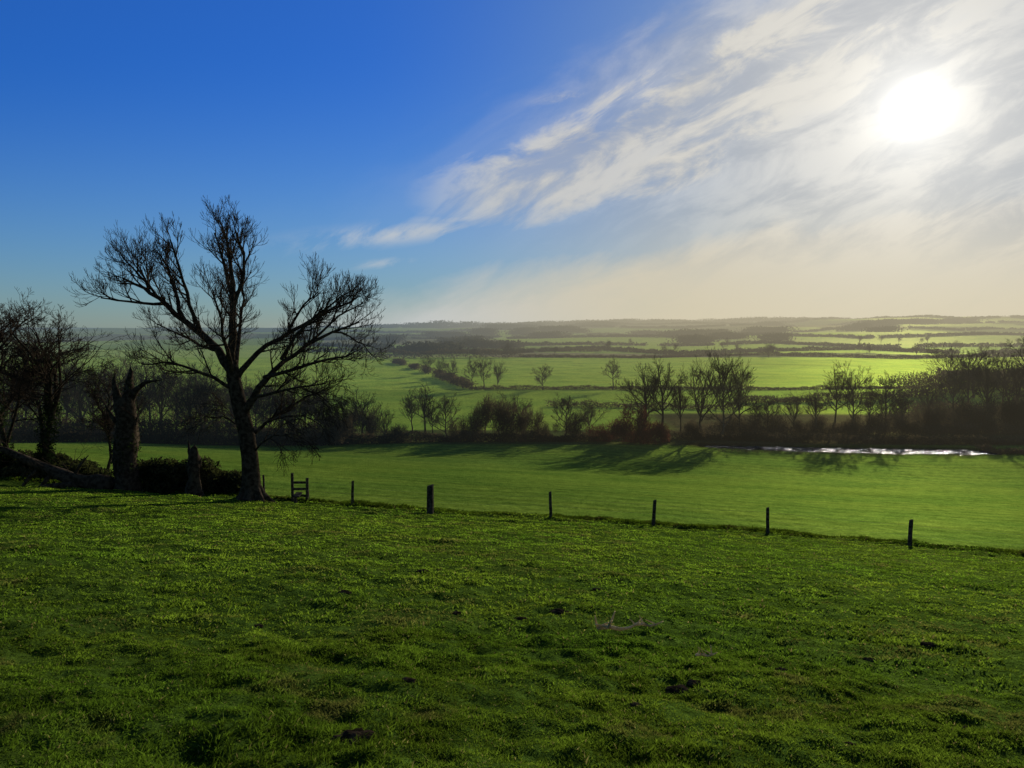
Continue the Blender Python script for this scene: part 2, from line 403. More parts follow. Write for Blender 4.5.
def tree_thing(name,mt,mc,loc,rot=0,sc=1,M1=None,M2=None,**props):
    e=obj(name,None,None,None,loc,**props); e.empty_display_size=.5
    e.rotation_euler=(0,0,rot); e.scale=(sc,sc,sc) if not isinstance(sc,tuple) else sc
    if mt: obj('trunk',mt,M1 or M_bark,e)
    if mc: obj('crown',mc,M2 or M_twig,e)
    return e
tree_thing('bare_tree',mt,mc,(-11.85,34.6,zp(-11.85,34.6)),label='large leafless spreading tree with dark forked trunk on pasture',category='tree')

def variant(seed,H,nl,cfg,spread=.75,stem=.25,rt=.22,lean=.05,oval=0):
    R=random.Random(seed); out=[]
    th=H*stem; tt=H*(.62 if oval else 0)+(0 if oval else th+H*.25)
    tp=[Vector((0,0,-.4)),Vector((R.uniform(-lean,lean)*th,0,th*.5)),Vector((R.uniform(-lean,lean)*th*2,R.uniform(-.1,.1),th)),Vector((R.uniform(-lean,lean)*th*3,R.uniform(-.2,.2),tt))]
    out.append((tp,[rt*1.5,rt,rt*.8,rt*.35],0))
    for k in range(nl):
        a=k*2.4+R.uniform(-.4,.4); sp=R.uniform(.25,1)*spread
        f=R.uniform(.3,.95)
        if oval: f=(k+.5)/nl; sp=spread*(1.5-1.1*f)
        d=Vector((math.cos(a)*sp,math.sin(a)*sp,1)).normalized()
        p=(tp[2].lerp(tp[3],f) if oval else tp[1].lerp(tp[3],f))
        L=H*(.52 if not oval else .40-.05*f)*R.uniform(.75,1.2)
        grow(out,p,d,L,rt*.55,1,cfg,R)
    return out
cfgm=dict(nc=[0,7,6,4],ang=(25,62),ratio=.54,up=[0,.03,.06,.1],wig=.12,rmin=.014,rl=[.1,.05,.025,.016])
VAR=[]
for k,(sp,st,nl,ov) in enumerate([(.9,.2,8,0),(.9,.2,11,1),(.75,.18,8,0),(.6,.25,10,1),(1.1,.15,8,0),(1.2,.12,11,1),(1.1,.3,9,1)]):
    o=variant(50+k,10,nl,cfgm,sp,st,.17,.08,ov)
    VAR.append(split_mesh(o,'field_tree%d'%k,1,6,4,3))
for a,b in VAR:
    a.materials.append(M_fartwig); b.materials.append(M_fartwig)
def ctree(name,v,colpx,y,H,rot=None,R=random.Random(77),sx=1,**props):
    x=(colpx-512)/770*y
    mt,mc=VAR[v]; s=H/10*.94
    return tree_thing(name,mt,mc,(x,y,zp(x,y)-.05),R.uniform(0,6.28) if rot is None else rot,(s*sx,s*sx*.95,s),**props)
G='leafless trees along the riverside tree line'
lab='leafless tree with fine grey-brown twigs beside the river'
river_trees=[(646,138,13.5,1,1.1),(664,136,15,6,1.0),(682,141,11,3,.9),(702,139,15.5,2,1.0),(724,137,17,5,.8),(741,143,15,1,.8),(838,148,13,6,1.0),(856,145,13.5,1,.9),(888,147,13,5,.9),(872,150,9,3,1),(905,146,8,1,1.1),
 (930,150,10,2,1),(955,160,12,6,1),(968,170,14,3,1),(990,158,14,3,1),(1004,170,16,5,.9),(1020,160,15,1,1),(1040,160,16,1,.9),(1056,156,16,2,1),(975,190,14,5,1.2),(950,205,12,4,1.2),(1030,190,17,6,1.2),(770,144,8,5,1.2),(796,146,8,0,1.2),(818,145,8.5,3,1.2),(756,147,7,1,1.2)]
for c,y,H,v,sx in river_trees: ctree('riverside_tree',v,c,y,H,sx=sx,label=lab,category='tree',group=G)
for c,y,H,v,sx in [(424,141,10,6,1.1),(446,139,9,5,1.1),(412,146,8,3,1),(432,143,7,1,1),(566,140,9,5,1.2),(590,143,7,0,1.2),(503,142,8,2,1.1),(485,140,7,6,1.1),(522,141,7.5,1,1.1)]:
    ctree('hedgerow_tree',v,c,y,H,sx=sx,label='small leafless tree rising from a field hedge',category='tree',group='small trees in the valley hedge')
lw=[(-60,118,11,0),(-30,125,12,6),(-5,115,11,4),(22,128,12,1),(50,118,10,5),(78,125,12.5,2),(104,130,11.5,6),(132,122,10.5,4),(160,128,11.5,3),(188,124,10.5,2),(202,127,11,1),(214,130,10,5),(240,126,9,0),(254,128,9.5,6),(268,130,9,1),(280,127,8,3),(292,128,8.5,4),(305,131,8,5),(318,133,8.5,2),(330,130,8,6),(342,130,8.5,5),(362,134,8,1),(384,132,6,2),
 (10,140,13,1),(62,142,13,3),(92,140,12,5),(120,142,13,1),(148,140,13,6),(174,142,12,5),(200,141,12,0),(228,142,11,3),(262,141,10,1),(288,143,10,6),(312,144,9,3)]
for c,y,H,v in lw: ctree('woodland_tree',v,c,y,H*1.15,sx=1.05,label='leafless tree in a dense dark belt of trees',category='tree',group='trees in the belt below the hill')
for c,y,H,v,sx in [(472,252,10.5,6,.9),(484,254,11,1,1),(498,250,9.5,2,.9),(543,248,9.4,5,1.2),(613,247,10.5,6,1.1),(440,300,9,2,1),(452,285,9,1,1),(428,330,9,4,1)]:
    ctree('field_tree',v,c,y,H,sx=sx,label='rounded leafless tree standing in a thin field hedge',category='tree',group='trees in the far field hedge')
rq=random.Random(21)
for k in range(34):
    y=rq.choice([520,535,640,660,840,860])*rq.uniform(.96,1.04); c=rq.uniform(400,1030)
    ctree('valley_tree',rq.randrange(7),c,y,rq.uniform(7,11),sx=rq.uniform(.95,1.35),label='small hazy leafless tree on a valley field boundary',category='tree',group='scattered trees on the valley field boundaries')

def tris(P,size,rg,up=0.0,asp=1.0):
    n=len(P); a=rg.normal(size=(n,3)); a[:,2]+=up; a/=np.linalg.norm(a,axis=1)[:,None]
    b=np.cross(a,rg.normal(size=(n,3))); b/=np.linalg.norm(b,axis=1)[:,None]
    s=size*rg.uniform(.6,1.4,n)[:,None]
    V=np.stack([P-b*s*.5/asp,P+b*s*.5/asp,P+a*s],1).reshape(-1,3)
    return V,np.arange(3*n).reshape(n,3)
def blob_pts(n,rx,ry,h,rg,lobes=9):
    c=np.stack([rg.uniform(-.75,.75,lobes)*rx,rg.uniform(-.7,.7,lobes)*ry,rg.uniform(.1,.72,lobes)*h],-1)
    k=rg.integers(0,lobes,n); d=rg.normal(size=(n,3)); d/=np.linalg.norm(d,axis=1)[:,None]
    rr=rg.random(n)[:,None]**.45
    P=c[k]+d*rr*np.array([rx*.42,ry*.45,h*.33])
    P[:,2]=np.abs(P[:,2]); return P
def bush_mesh(name,rx,ry,h,n,size,seed,up=.4,asp=2.5):
    rg=np.random.default_rng(seed); V,F=tris(blob_pts(n,rx,ry,h,rg),size,rg,up,asp); return mesh_from(name,V,F)
BM=[bush_mesh('shrub%d'%k,2.6,2.2,4.5,2400,.8,100+k,1.6,15) for k in range(5)]
for b_ in BM: b_.materials.append(M_hedge)
RM=[bush_mesh('russet%d'%k,2.8,2.2,4.2,2800,.65,120+k,1.4,10) for k in range(2)]
for b_ in RM: b_.materials.append(M_red)
def shrub(name,me,colpx,y,sc,**p):
    x=(colpx-512)/770*y; o=obj(name,me,None,None,(x,y,zp(x,y)-.1),**p); o.scale=sc; o.rotation_euler=(0,0,(colpx*7)%6.28); return o
for k,(c,y,w,h) in enumerate([(352,136,1.1,1.25),(372,138,1.0,1.3),(392,135,.9,.7),(458,136,.9,1.0),(478,137,1.1,1.5),(496,136,1.3,1.7),(514,138,.9,1.15),(530,137,1.0,1.4),(548,138,.8,.7),(575,139,1.1,1.0),(330,128,1.3,1.2),(695,140,1.0,.8),(735,144,1.2,.9),(755,143,1,.8),(778,145,1.3,.9),(800,142,.8,.7),(822,146,1.1,.8),(845,143,1,.7),(862,146,1,.9),(880,145,1.1,.9),(905,143,1.1,.8),(924,148,1.2,1.1),(944,146,1.2,1.2),(965,150,1.3,1.4),(985,147,1.2,1.2),(1002,150,1.3,1.5),(1022,148,1.3,1.5),(1040,150,1.4,1.6)]):
    shrub('shrub',BM[k%5],c,y,(w,w,h),label='rounded brown leafless thicket shrub in the valley hedge',category='shrub',group='shrubs along the valley hedge')
for k,(c,y,w,h) in enumerate([(602,135,1.1,.8),(624,134.5,1.2,1.1),(644,133.5,1.2,1.6),(660,134,1.0,1.0)]):
    shrub('russet_shrub',RM[k%2],c,y,(w,w,h),label='reddish brown bare shrub by the river bank',category='shrub',group='russet shrubs by the river bend')
def hedge(name,pts,H,W,size,dens,seed,mat=None,gap=0,asp=2.5,up=.5,**p):
    rg=np.random.default_rng(seed); P=np.array(pts,float); seg=np.diff(P,axis=0); L=np.hypot(seg[:,0],seg[:,1]); cum=np.r_[0,np.cumsum(L)]
    n=int(cum[-1]*dens); s=rg.uniform(0,cum[-1],n); x=np.interp(s,cum,P[:,0]); y=np.interp(s,cum,P[:,1])
    hh=H*(.35+1.1*fbm(s/(H*1.6),s*0+seed,seed,3)); 
    if gap: kp=vn(s/(H*6),s*0+1.5,seed+7)>gap; s=s[kp];x=x[kp];y=y[kp];hh=hh[kp];n=len(s)
    x=x+rg.normal(0,W*.35,n); y=y+rg.normal(0,W*.35,n)
    z=zt(x,y)-.1+hh*rg.random(n)**.8
    c=np.array([P[0,0],P[0,1],zp(P[0,0],P[0,1])])
    V,F=tris(np.stack([x,y,z],-1)-c,size,rg,up,asp)
    return obj(name,mesh_from(name,V,F),mat or M_hedge,None,tuple(c),**p)
def cx(c,y): return ((c-512)/770*y,y)
hp=dict(category='hedge')
hedge('hedgerow',[cx(-90,112),cx(100,118),cx(250,126),cx(340,131)],4.6,5,.7,300,1,asp=5,up=.9,label='dense tall dark thicket hedge below the hill pasture',**hp)
hedge('hedgerow',[cx(-90,146),cx(100,148),cx(300,150)],8,6,1.1,120,11,asp=8,up=1.3,label='tall dark tangled shelter belt behind the pasture hedge',**hp)
hedge('hedgerow',[cx(-20,105),cx(150,118),cx(330,129),cx(420,134),cx(600,135)],1.6,1.8,.35,300,2,label='low dark hedge edging the hill pasture',**hp)
hedge('hedgerow',[cx(610,139),cx(700,138),cx(820,134),cx(960,132),cx(1060,132)],1.3,2.2,.4,260,3,asp=4,up=1,label='scrubby dark hedge lining the far river bank',**hp)
hedge('hedgerow',[cx(720,124),cx(800,121.5),cx(900,119.5),cx(980,118.8)],.45,.8,.28,60,35,gap=.35,asp=8,up=2,label='ragged sedge tufts along the near river bank',**hp)
hedge('hedgerow',[cx(985,128),cx(1000,124),cx(1060,120)],1.0,1.8,.34,200,34,label='scrubby dark hedge along the near river bank',**hp)
hedge('hedgerow',[cx(700,143),cx(820,144),cx(900,144),cx(1070,146)],2.0,5,.6,260,33,asp=6,up=1,label='brown scrub strip behind the river bank',**hp)
hedge('hedgerow',[cx(890,158),cx(950,164),cx(1010,166),cx(1080,168)],3.6,8,.8,220,4,asp=7,up=1,label='scrubby copse edge on a low mound',**hp)
hedge('hedgerow',[cx(915,200),cx(980,206),cx(1090,208)],5.5,16,1.0,260,44,asp=6,up=1,label='hazy bare wood covering a low slope',**hp)
hedge('hedgerow',[cx(470,250),cx(620,248),cx(800,246),cx(990,242)],1.2,1.4,.4,120,5,label='thin clipped hedge between two bright fields',**hp)
hedge('hedgerow',[cx(385,480),cx(420,360),cx(470,252)],3.0,3,.7,70,6,gap=.4,label='line of scrubby trees along a field edge',**hp)
hedge('hedgerow',[cx(735,205),cx(850,200),cx(930,196)],1.9,2.2,.5,110,7,label='field hedge with bushy gaps beyond the river',**hp)
hedge('hedgerow',[cx(540,196),cx(640,192),cx(740,185)],1.4,1.5,.45,70,8,gap=.3,label='broken low hedge across a bright field',**hp)
for k,(pts,H,W,g_) in enumerate([
  ([cx(370,500),cx(520,520)],4.8,6,.1),([cx(520,525),cx(640,505),cx(760,560)],1.8,2,0),([cx(760,560),cx(900,500),cx(1060,540)],2.4,3,0),
  ([cx(380,645),cx(600,650)],3,4,.1),([cx(930,330),cx(1050,315)],2.6,3,.2)]):
    hedge('hedgerow',pts,H,W,.8,50,20+k,gap=g_,asp=1.6,label='tree-dotted hedge dividing valley fields',group='hedges dividing the valley fields',**hp)
rr=random.Random(9)
for k,y in enumerate([650,850,1200,1700,2400,3200]):
    cs_=[300,400,500,590,680,770,860,960,1090]
    hedge('far_hedge',[cx(c_,y*rr.uniform(.86,1.14)) for c_ in cs_],2.4+y*.0013,2+y*.002,1.0+y*.0007,18 if y<1500 else 12,60+k,M_wood,gap=.25,asp=1.4,up=.2,kind='stuff',label='distant hazy hedge lines dotted with bare trees')
for k in range(34):
    y=rr.choice([1000,1400,1800,2200,2600,3000,3500,3800])*rr.uniform(.9,1.1); c=rr.uniform(370,1060); Lw=rr.uniform(5,28)*(1.3 if y>2000 else .7)
    if k<2: y=[600,760][k];c=[430,490][k];Lw=26
    hedge('far_woodland',[cx(c-Lw,y),cx(c,y*rr.uniform(.97,1.03)),cx(c+Lw,y*rr.uniform(.94,1.06))],6+y*.0030,8+y*.014,1.6+y*.0009,34,90+k,M_wood,asp=1.3,up=.2,kind='stuff',label='distant hazy patch of bare woodland in the vale')
hedge('far_woodland',[cx(380,3600),cx(470,3650),cx(580,3700),cx(700,3750),cx(860,3800),cx(1080,3700)],24,70,5,20,130,M_wood,gap=.2,asp=1.3,up=.2,kind='stuff',label='soft hazy wooded ridge along the skyline')

# ---------------------------------------------------------------- left foreground group
def ivy_on(pts,rads,n,size,seed,spread=1.25):
    rg=np.random.default_rng(seed); P=np.array([tuple(p) for p in pts]);m=len(P)-1
    t=rg.random(n)*m; k=np.minimum(t.astype(int),m-1); f=(t-k)[:,None]
    c=P[k]*(1-f)+P[k+1]*f; r=(np.interp(t,range(m+1),rads)*spread*(.6+.9*vn(t*2.5,t*0,seed)))[:,None]
    d=rg.normal(size=(n,3)); d/=np.linalg.norm(d,axis=1)[:,None]
    return tris(c+d*r*rg.uniform(.6,1.25,n)[:,None],size,rg,0,1.2)
cfgl=dict(nc=[0,8,6,4,4],ang=(25,68),ratio=.53,up=[0,.02,.04,.05,.06],wig=.17,rmin=.0075,rl=[.08,.05,.026,.015,.010])
def near_tree(seed,H,nl,spread,stem,lean,x,y,label,rt=.2,ivy=True,rot=0,oval=0):
    o=variant(seed,H,nl,cfgl,spread,stem,rt,lean,oval); mt,mc=split_mesh(o,'lt%d'%seed,1,8,5,3)
    e=tree_thing('bare_tree',mt,mc,(x,y,zp(x,y)-.05),rot,1,label=label,category='tree')
    if ivy:
        tp=o[0][0]; V,F=ivy_on(tp,[.45,.4,.35,.25],2600,.12,seed)
        obj('ivy',mesh_from('ivy',V,F),M_ivy,e)
    return e
near_tree(211,9.8,7,.45,.2,.12,-25.2,41,'leafless multi-limbed tree with ivy-wrapped trunk beside fallen timber',.20)
near_tree(212,10.4,9,.65,.15,.12,-28.2,42,'leafless tree with dense twigs and ivy on trunk',.18,oval=1)
near_tree(205,7.0,7,.7,.2,.15,-23.6,44.5,'slender tangled leafless tree near a dead trunk',.10,False,oval=1)
R=random.Random(31);rg=np.random.default_rng(31)
def gx(c,y): return (c-512)/770*y
x0=gx(122,36.8);y0=36.8
e=obj('dead_tree',None,None,None,(x0,y0,zp(x0,y0)-.1),label='ivy-clad broken dead tree trunk with jagged forked top',category='tree')
T=Tubes(); tp=[Vector((0,0,-.3)),Vector((.02,0,.5)),Vector((-.05,0,1.6)),Vector((.05,0,2.6)),Vector((.10,.0,3.5)),Vector((.06,0,4.2)),Vector((.10,.0,4.7))]
T.add(tp,[.75,.56,.48,.52,.47,.46,.38],12,.45,rg)
lb=[[Vector((.12,0,4.3)),Vector((.26,0,4.9)),Vector((.24,.1,5.5)),Vector((.36,.1,5.9)),Vector((.34,.1,6.15))],
    [Vector((-.05,0,3.9)),Vector((-.34,.1,4.7)),Vector((-.48,.1,5.4)),Vector((-.44,.1,5.9))],
    [Vector((.15,0,4.2)),Vector((.6,0,5.0)),Vector((1.1,0,5.4)),Vector((1.8,.1,5.5))],
    [Vector((.1,0,2.8)),Vector((.5,-.1,3.3)),Vector((.75,-.1,3.9))],
    [Vector((-.1,0,3.2)),Vector((-.6,.1,3.7)),Vector((-1.0,.1,4.4))]]
for l_,ra in zip(lb,[.29,.27,.2,.14,.13]): T.add(l_,list(np.linspace(ra,.09,len(l_)-1))+[.015],8,.5,rg)
obj('trunk',T.mesh('dead_trunk'),M_bark,e)
V1,F1=ivy_on(tp[:4],[.55,.55,.48,.5],1500,.11,5,1.05); V2,F2=ivy_on(lb[0][:3],[.26,.24,.14],200,.10,6,1.1)
obj('ivy',mesh_from('dead_ivy',np.concatenate([V1,V2]),np.concatenate([F1,F2+len(V1)])),M_ivy,e)
cfgs=dict(nc=[0,4,3,3],ang=(25,70),ratio=.6,up=[0,.02,.03,.03],wig=.16,rmin=.007,rl=[.04,.022,.014,.009])
o=[]
for l_ in lb[1:]: spawn(o,l_,[.08]*len(l_),1,cfgs,R,1.6,t0=.4,nc=4,lc=1.0)
T=Tubes()
for pts,rd,_ in o: T.add(pts,rd,3)
obj('crown',T.mesh('dead_twigs'),M_twig,e)
x0=gx(190,36.2);y0=36.2
T=Tubes();T.add([Vector((0,0,-.3)),Vector((0,0,.1)),Vector((0,0,.4)),Vector((.05,0,.9)),Vector((-.02,0,1.4)),Vector((.04,0,1.8)),Vector((.0,0,2.1)),Vector((.08,0,2.35)),Vector((.1,0,2.5))],[.55,.42,.36,.29,.34,.27,.27,.15,.01],12,.5,rg)
T.add([Vector((0,0,1.8)),Vector((-.16,0,2.2)),Vector((-.2,0,2.7))],[.15,.09,.01],7,.3,rg)
T.add([Vector((0,0,1.2)),Vector((.3,0,1.5)),Vector((.42,0,1.9))],[.12,.08,.01],7,.3,rg)
obj('tree_stump',T.mesh('tree_stump'),M_bark,None,(x0,y0,zp(x0,y0)-.05),label='tall dark broken tree stump among brambles',category='tree stump')
x0=gx(100,36.8);y0=36.8
e=obj('fallen_tree',None,None,None,(x0,y0,zp(x0,y0)),label='fallen rotting trunk with raised limbs lying on the grass',category='fallen tree')
T=Tubes()
T.add([Vector((.5,0,.25)),Vector((.3,0,.28)),Vector((-.3,0,.38)),Vector((-.9,0,.38)),Vector((-1.6,0,.50)),Vector((-2.2,.1,.74)),Vector((-2.8,.1,1.04)),Vector((-3.4,.1,1.28)),Vector((-4.8,.2,1.9)),Vector((-6.5,.3,2.3))],[.01,.40,.36,.35,.30,.27,.23,.21,.16,.1],10,.5,rg)
T.add([Vector((-1.2,0,.3)),Vector((-2.2,-.6,.3)),Vector((-3.4,-1.0,.1)),Vector((-4.2,-1.2,.0))],[.2,.16,.12,.05],8,.4,rg)
T.add([Vector((-2.6,.1,.8)),Vector((-3.0,-.2,.2)),Vector((-3.1,-.4,-.2))],[.13,.1,.07],6,.3,rg)
T.add([Vector((-3.2,.1,1.1)),Vector((-3.7,.1,.6)),Vector((-4.3,.1,-.1))],[.12,.1,.06],6,.3,rg)
T.add([Vector((-1.6,.1,.5)),Vector((-1.3,.1,1.1)),Vector((-.8,.1,1.7))],[.12,.07,.02],6,.3,rg)
obj('trunk',T.mesh('fallen_trunk'),M_bark,e)
o=[];spawn(o,[Vector((-1.2,.1,.5)),Vector((-2.2,.1,.7)),Vector((-4.8,.2,1.9)),Vector((-6.5,.3,2.3))],[.2,.15,.1,.1],1,cfgs,R,2,t0=.1,nc=16,lc=1.4)
T=Tubes()
for pts,rd,_ in o: T.add(pts,rd,3)
obj('branch',T.mesh('fallen_twigs'),M_twig,e)
def bram(c,y,rx,ry,h,n,seed,lab):
    x=gx(c,y); me=bush_mesh('bramble',rx,ry,h,n,.15,seed,.1,1.4)
    return obj('bramble_bush',me,M_bram,None,(x,y,zp(x,y)-.15),label=lab,category='bush',group='bramble bushes around the old trunks')
bram(168,38.2,2.7,1.6,1.8,15000,1,'low dark bramble mound beneath a broken tree stump')
bram(222,38.0,1.9,1.4,1.4,9000,2,'low dark bramble mound beside the large tree')
bram(60,41,3.4,1.6,1.3,12000,3,'tangled dark bramble behind a fallen trunk')
bram(5,42,3.0,1.6,1.9,12000,4,'tangled dark bramble under leafless trees')

# ---------------------------------------------------------------- posts, stile, wire
def post_mesh(name,w,d,h,seed):
    bm=bmesh.new(); bmesh.ops.create_cube(bm,size=1)
    bmesh.ops.subdivide_edges(bm,edges=[e for e in bm.edges if abs(e.verts[0].co.z-e.verts[1].co.z)>.5],cuts=4)
    rg=random.Random(seed)
    for v in bm.verts:
        t=v.co.z+.5; s=1.0-.12*t
        v.co=Vector((v.co.x*w*s+rg.uniform(-.006,.006),v.co.y*d*s+rg.uniform(-.006,.006),-.35+t*(h+.35)))
        if t>.99: v.co.z+=v.co.x*.25
    bmesh.ops.bevel(bm,geom=list(bm.edges),offset=.012,segments=1,affect='EDGES')
    me=bpy.data.meshes.new(name); bm.to_mesh(me); bm.free(); me.materials.append(M_post); return me
PM=[post_mesh('fence_post_a',.13,.12,1.12,1),post_mesh('fence_post_b',.14,.12,1.15,2),post_mesh('strainer_post',.28,.27,1.28,3),post_mesh('thin_post',.09,.09,1.05,4)]
posts=[(264,37.0,3),(308,36.2,3),(352,35.2,0),(430,33.6,2),(551,34.0,0),(654,33.6,1),(769,32.4,0),(912,30.4,1),(1066,28.2,0)]
tops=[]
rg2=random.Random(4)
for c,y,k in posts:
    x=gx(c,y)*1.012; lab={2:'thick weathered wooden strainer post on pasture bank',3:'thin wooden post beside the stile'}.get(k,'weathered wooden fence post on the pasture bank')
    o=obj('fence_post',PM[k],None,None,(x,y,zp(x,y)),label=lab,category='fence post',group='wooden posts along the pasture bank')
    o.rotation_euler=(rg2.uniform(-.04,.04),rg2.uniform(-.05,.05),rg2.uniform(-.3,.3))
    tops.append(Vector((x,y,zp(x,y))))
T=Tubes()
for h in (.95,.55):
    for a,b in zip(tops[1:-1],tops[2:]):
        T.add([a.lerp(b,t)+Vector((0,-.09,h-.06*math.sin(math.pi*t))) for t in (0,.25,.5,.75,1)],[.0022]*5,4)
obj('fence_wire',T.mesh('fence_wire'),M_wire,None,label='thin sagging wire strung between wooden posts',category='fence wire')
x0=gx(297,35.6);y0=35.6
e=obj('stile',None,None,None,(x0,y0,zp(x0,y0)),label='small dark wooden step stile beside the large tree',category='stile')
def box(name,w,d,h,loc,rot=(0,0,0)):
    bm=bmesh.new(); bmesh.ops.create_cube(bm,size=1)
    for v in bm.verts: v.co=Vector((v.co.x*w,v.co.y*d,v.co.z*h))
    bmesh.ops.bevel(bm,geom=list(bm.edges),offset=.01,segments=1,affect='EDGES')
    me=bpy.data.meshes.new(name); bm.to_mesh(me); bm.free()
    o=obj(name,me,M_post,e,loc); o.rotation_euler=rot; return o
box('post',.11,.11,1.7,(-.34,0,.5)); box('post',.11,.11,1.45,(.34,0,.4),(0,.03,0))
box('rail',.70,.05,.11,(0,-.09,.92)); box('rail',.70,.05,.11,(0,-.09,.62)); box('rail',.70,.05,.11,(0,-.09,.3))
box('step',.30,.9,.05,(.02,-.42,.42),(0,0,.1)); box('step_support',.12,.1,.6,(.0,-.72,.12))

# ---------------------------------------------------------------- small things on the grass
def lump(name,x,y,sx,sy,sz,seed,mat,label,cat,group=None):
    bm=bmesh.new(); bmesh.ops.create_icosphere(bm,subdivisions=4,radius=1)
    for v in bm.verts:
        n_=float(fbm(np.array([v.co.x*3+seed]),np.array([v.co.y*3+v.co.z*2]),seed,4)[0])
        v.co=v.co*(.6+.8*n_); v.co=Vector((v.co.x*sx,v.co.y*sy,v.co.z*sz))
    me=bpy.data.meshes.new(name); bm.to_mesh(me); bm.free()
    o=obj(name,me,mat,None,(x,y,zp(x,y)+sz*.1),label=label,category=cat)
    if group:o['group']=group
for k,(c,y,s) in enumerate([(349,4.9,.15),(683,6.9,.12),(700,7.1,.07),(862,5.3,.06),(560,11,.14),(455,10.2,.07),(985,5.8,.09),(730,5.2,.05),(405,6.2,.06),(880,8.6,.08),(210,7.0,.06),(520,10.1,.1),(340,11.5,.1),(790,7.8,.07),(640,6.1,.05),(250,9,.07),(940,10,.1),(600,14,.12),(420,15,.12)]):
    lump('molehill',gx(c,y),y,s,s*.8,s*.30,k+2,M_soil,'small crumbly dark soil mound in short grass','molehill','scattered soil mounds in the pasture')
def dead_branch(c,y,sc,seed,lab):
    x=gx(c,y); R=random.Random(seed); T=Tubes(); rg=np.random.default_rng(seed)
    main=[Vector((-.22,.03,.05)),Vector((-.1,0,.07)),Vector((.02,-.02,.05)),Vector((.12,.0,.06)),Vector((.25,.05,.10))]
    T.add([p*sc for p in main],[.026*sc,.023*sc,.020*sc,.015*sc,.008*sc],7,.2,rg)
    for k in range(5):
        p=main[R.randrange(4)]; a=R.uniform(0,6.28); L=R.uniform(.08,.2)
        q=p+Vector((math.cos(a)*L,math.sin(a)*L*.7,R.uniform(.04,.19)))
        T.add([p*sc,(p.lerp(q,.5)+gv(R,.01))*sc,q*sc],[.016*sc,.012*sc,.006*sc],6,.2,rg)
    obj('dead_branch',T.mesh('dead_branch'),M_pale,None,(x,y,zp(x,y)+.045),label=lab,category='fallen branch')
dead_branch(621,9.4,1.15,1,'pale weathered fallen branch lying in short grass')
dead_branch(652,9.7,.8,2,'short pale broken twig lying in grass')
dead_branch(712,8.0,.5,3,'thin pale broken twig lying in grass')

# ---------------------------------------------------------------- world
w=bpy.data.worlds.new('World'); scene.world=w; w.use_nodes=True; nt=w.node_tree; nt.nodes.clear()
def MM(op,*a,clamp=False): return mth(nt,op,*a,clamp=clamp)
add=lambda a,b:MM('ADD',a,b); mul=lambda a,b:MM('MULTIPLY',a,b); sub=lambda a,b:MM('SUBTRACT',a,b)
def ss(x,a,b): return ramp(nt,x,a,b)
tc=nt.nodes.new('ShaderNodeTexCoord'); sep=nt.nodes.new('ShaderNodeSeparateXYZ'); nt.links.new(tc.outputs['Generated'],sep.inputs[0])
x,y,z=sep.outputs
yy=MM('MAXIMUM',y,.15); u=MM('DIVIDE',x,yy); v=MM('DIVIDE',z,yy)
a=add(mul(u,.9),mul(v,.42)); b=add(mul(u,-.42),mul(v,.9))
def nz(sa,sb,off,detail=7,rough=.6,dist=0):
    c=nt.nodes.new('ShaderNodeCombineXYZ'); nt.links.new(mul(a,sa),c.inputs[0]); nt.links.new(mul(b,sb),c.inputs[1]); c.inputs[2].default_value=off
    return noise(nt,c.outputs[0],1,detail,rough,dist)
n1=nz(4.0,9,0,5,.55,.3); n2=nz(7.5,21,3,10,.61,.45); n3=nz(3.0,8,7,4,.5,.2)
wob=add(mul(sub(n1,.5),.16),mul(sub(n2,.5),.11))
d1=add(sub(add(mul(u,.50),.245),v),wob)
lowe=add(add(.150,mul(u,.05)),mul(mul(u,u),.5))
d2=add(sub(v,lowe),mul(wob,.6))
m1=mul(ss(d1,-.012,.035),ss(d2,-.045,.025))
m1=mul(m1,ss(u,-.17,.0))
m1=mul(m1,add(.78,mul(ss(n3,.3,.6),.22)))
m1=mul(m1,add(.60,mul(ss(n2,.37,.58),.40)))
vl=add(add(.090,mul(u,.26)),mul(mul(u,u),-.09))
d3=add(sub(vl,v),mul(wob,.45))
m2=mul(ss(d3,-.02,.07),add(.90,mul(ss(n2,.3,.65),.10)))
def wisp(uc,vc,su,sv,sl,amp):
    du=MM('DIVIDE',sub(u,uc),su); dv=MM('DIVIDE',sub(sub(v,vc),mul(sub(u,uc),sl)),sv)
    return mul(mul(MM('EXPONENT',mul(add(mul(du,du),mul(dv,dv)),-1)),ss(n2,.36,.58)),amp)
m3=MM('MAXIMUM',wisp(-.15,.120,.12,.013,.10,.8),MM('MAXIMUM',wisp(.085,.292,.06,.010,.12,.6),MM('MAXIMUM',wisp(-.17,.082,.04,.006,.1,.5),wisp(-.02,.142,.12,.008,.06,.7))))
haz=mul(mul(ss(d1,.0,.12),ss(u,-.06,.25)),.56)
mask=MM('MAXIMUM',MM('MAXIMUM',MM('MAXIMUM',m1,m2),m3),haz)
dot=nt.nodes.new('ShaderNodeVectorMath'); dot.operation='DOT_PRODUCT'; nt.links.new(tc.outputs['Generated'],dot.inputs[0]); dot.inputs[1].default_value=SUN
cs=MM('MAXIMUM',dot.outputs['Value'],0)
ang=MM('ARCCOSINE',MM('MINIMUM',cs,1))
g_w=mul(MM('EXPONENT',mul(MM('POWER',MM('DIVIDE',ang,.38),2),-1)),ss(d1,-.08,.03))
mask=MM('MAXIMUM',mask,mul(g_w,.92)); mask=MM('MINIMUM',mask,.97)
low=ss(v,.0,.20)
cloud=mixc(nt,low,(.62,.55,.39),(.54,.53,.50))
tex=mixc(nt,ss(n2,.36,.62),(.72,.74,.78),(1.14,1.12,1.08))
tex2=mixc(nt,ss(v,.05,.18),(1,1,1),tex)
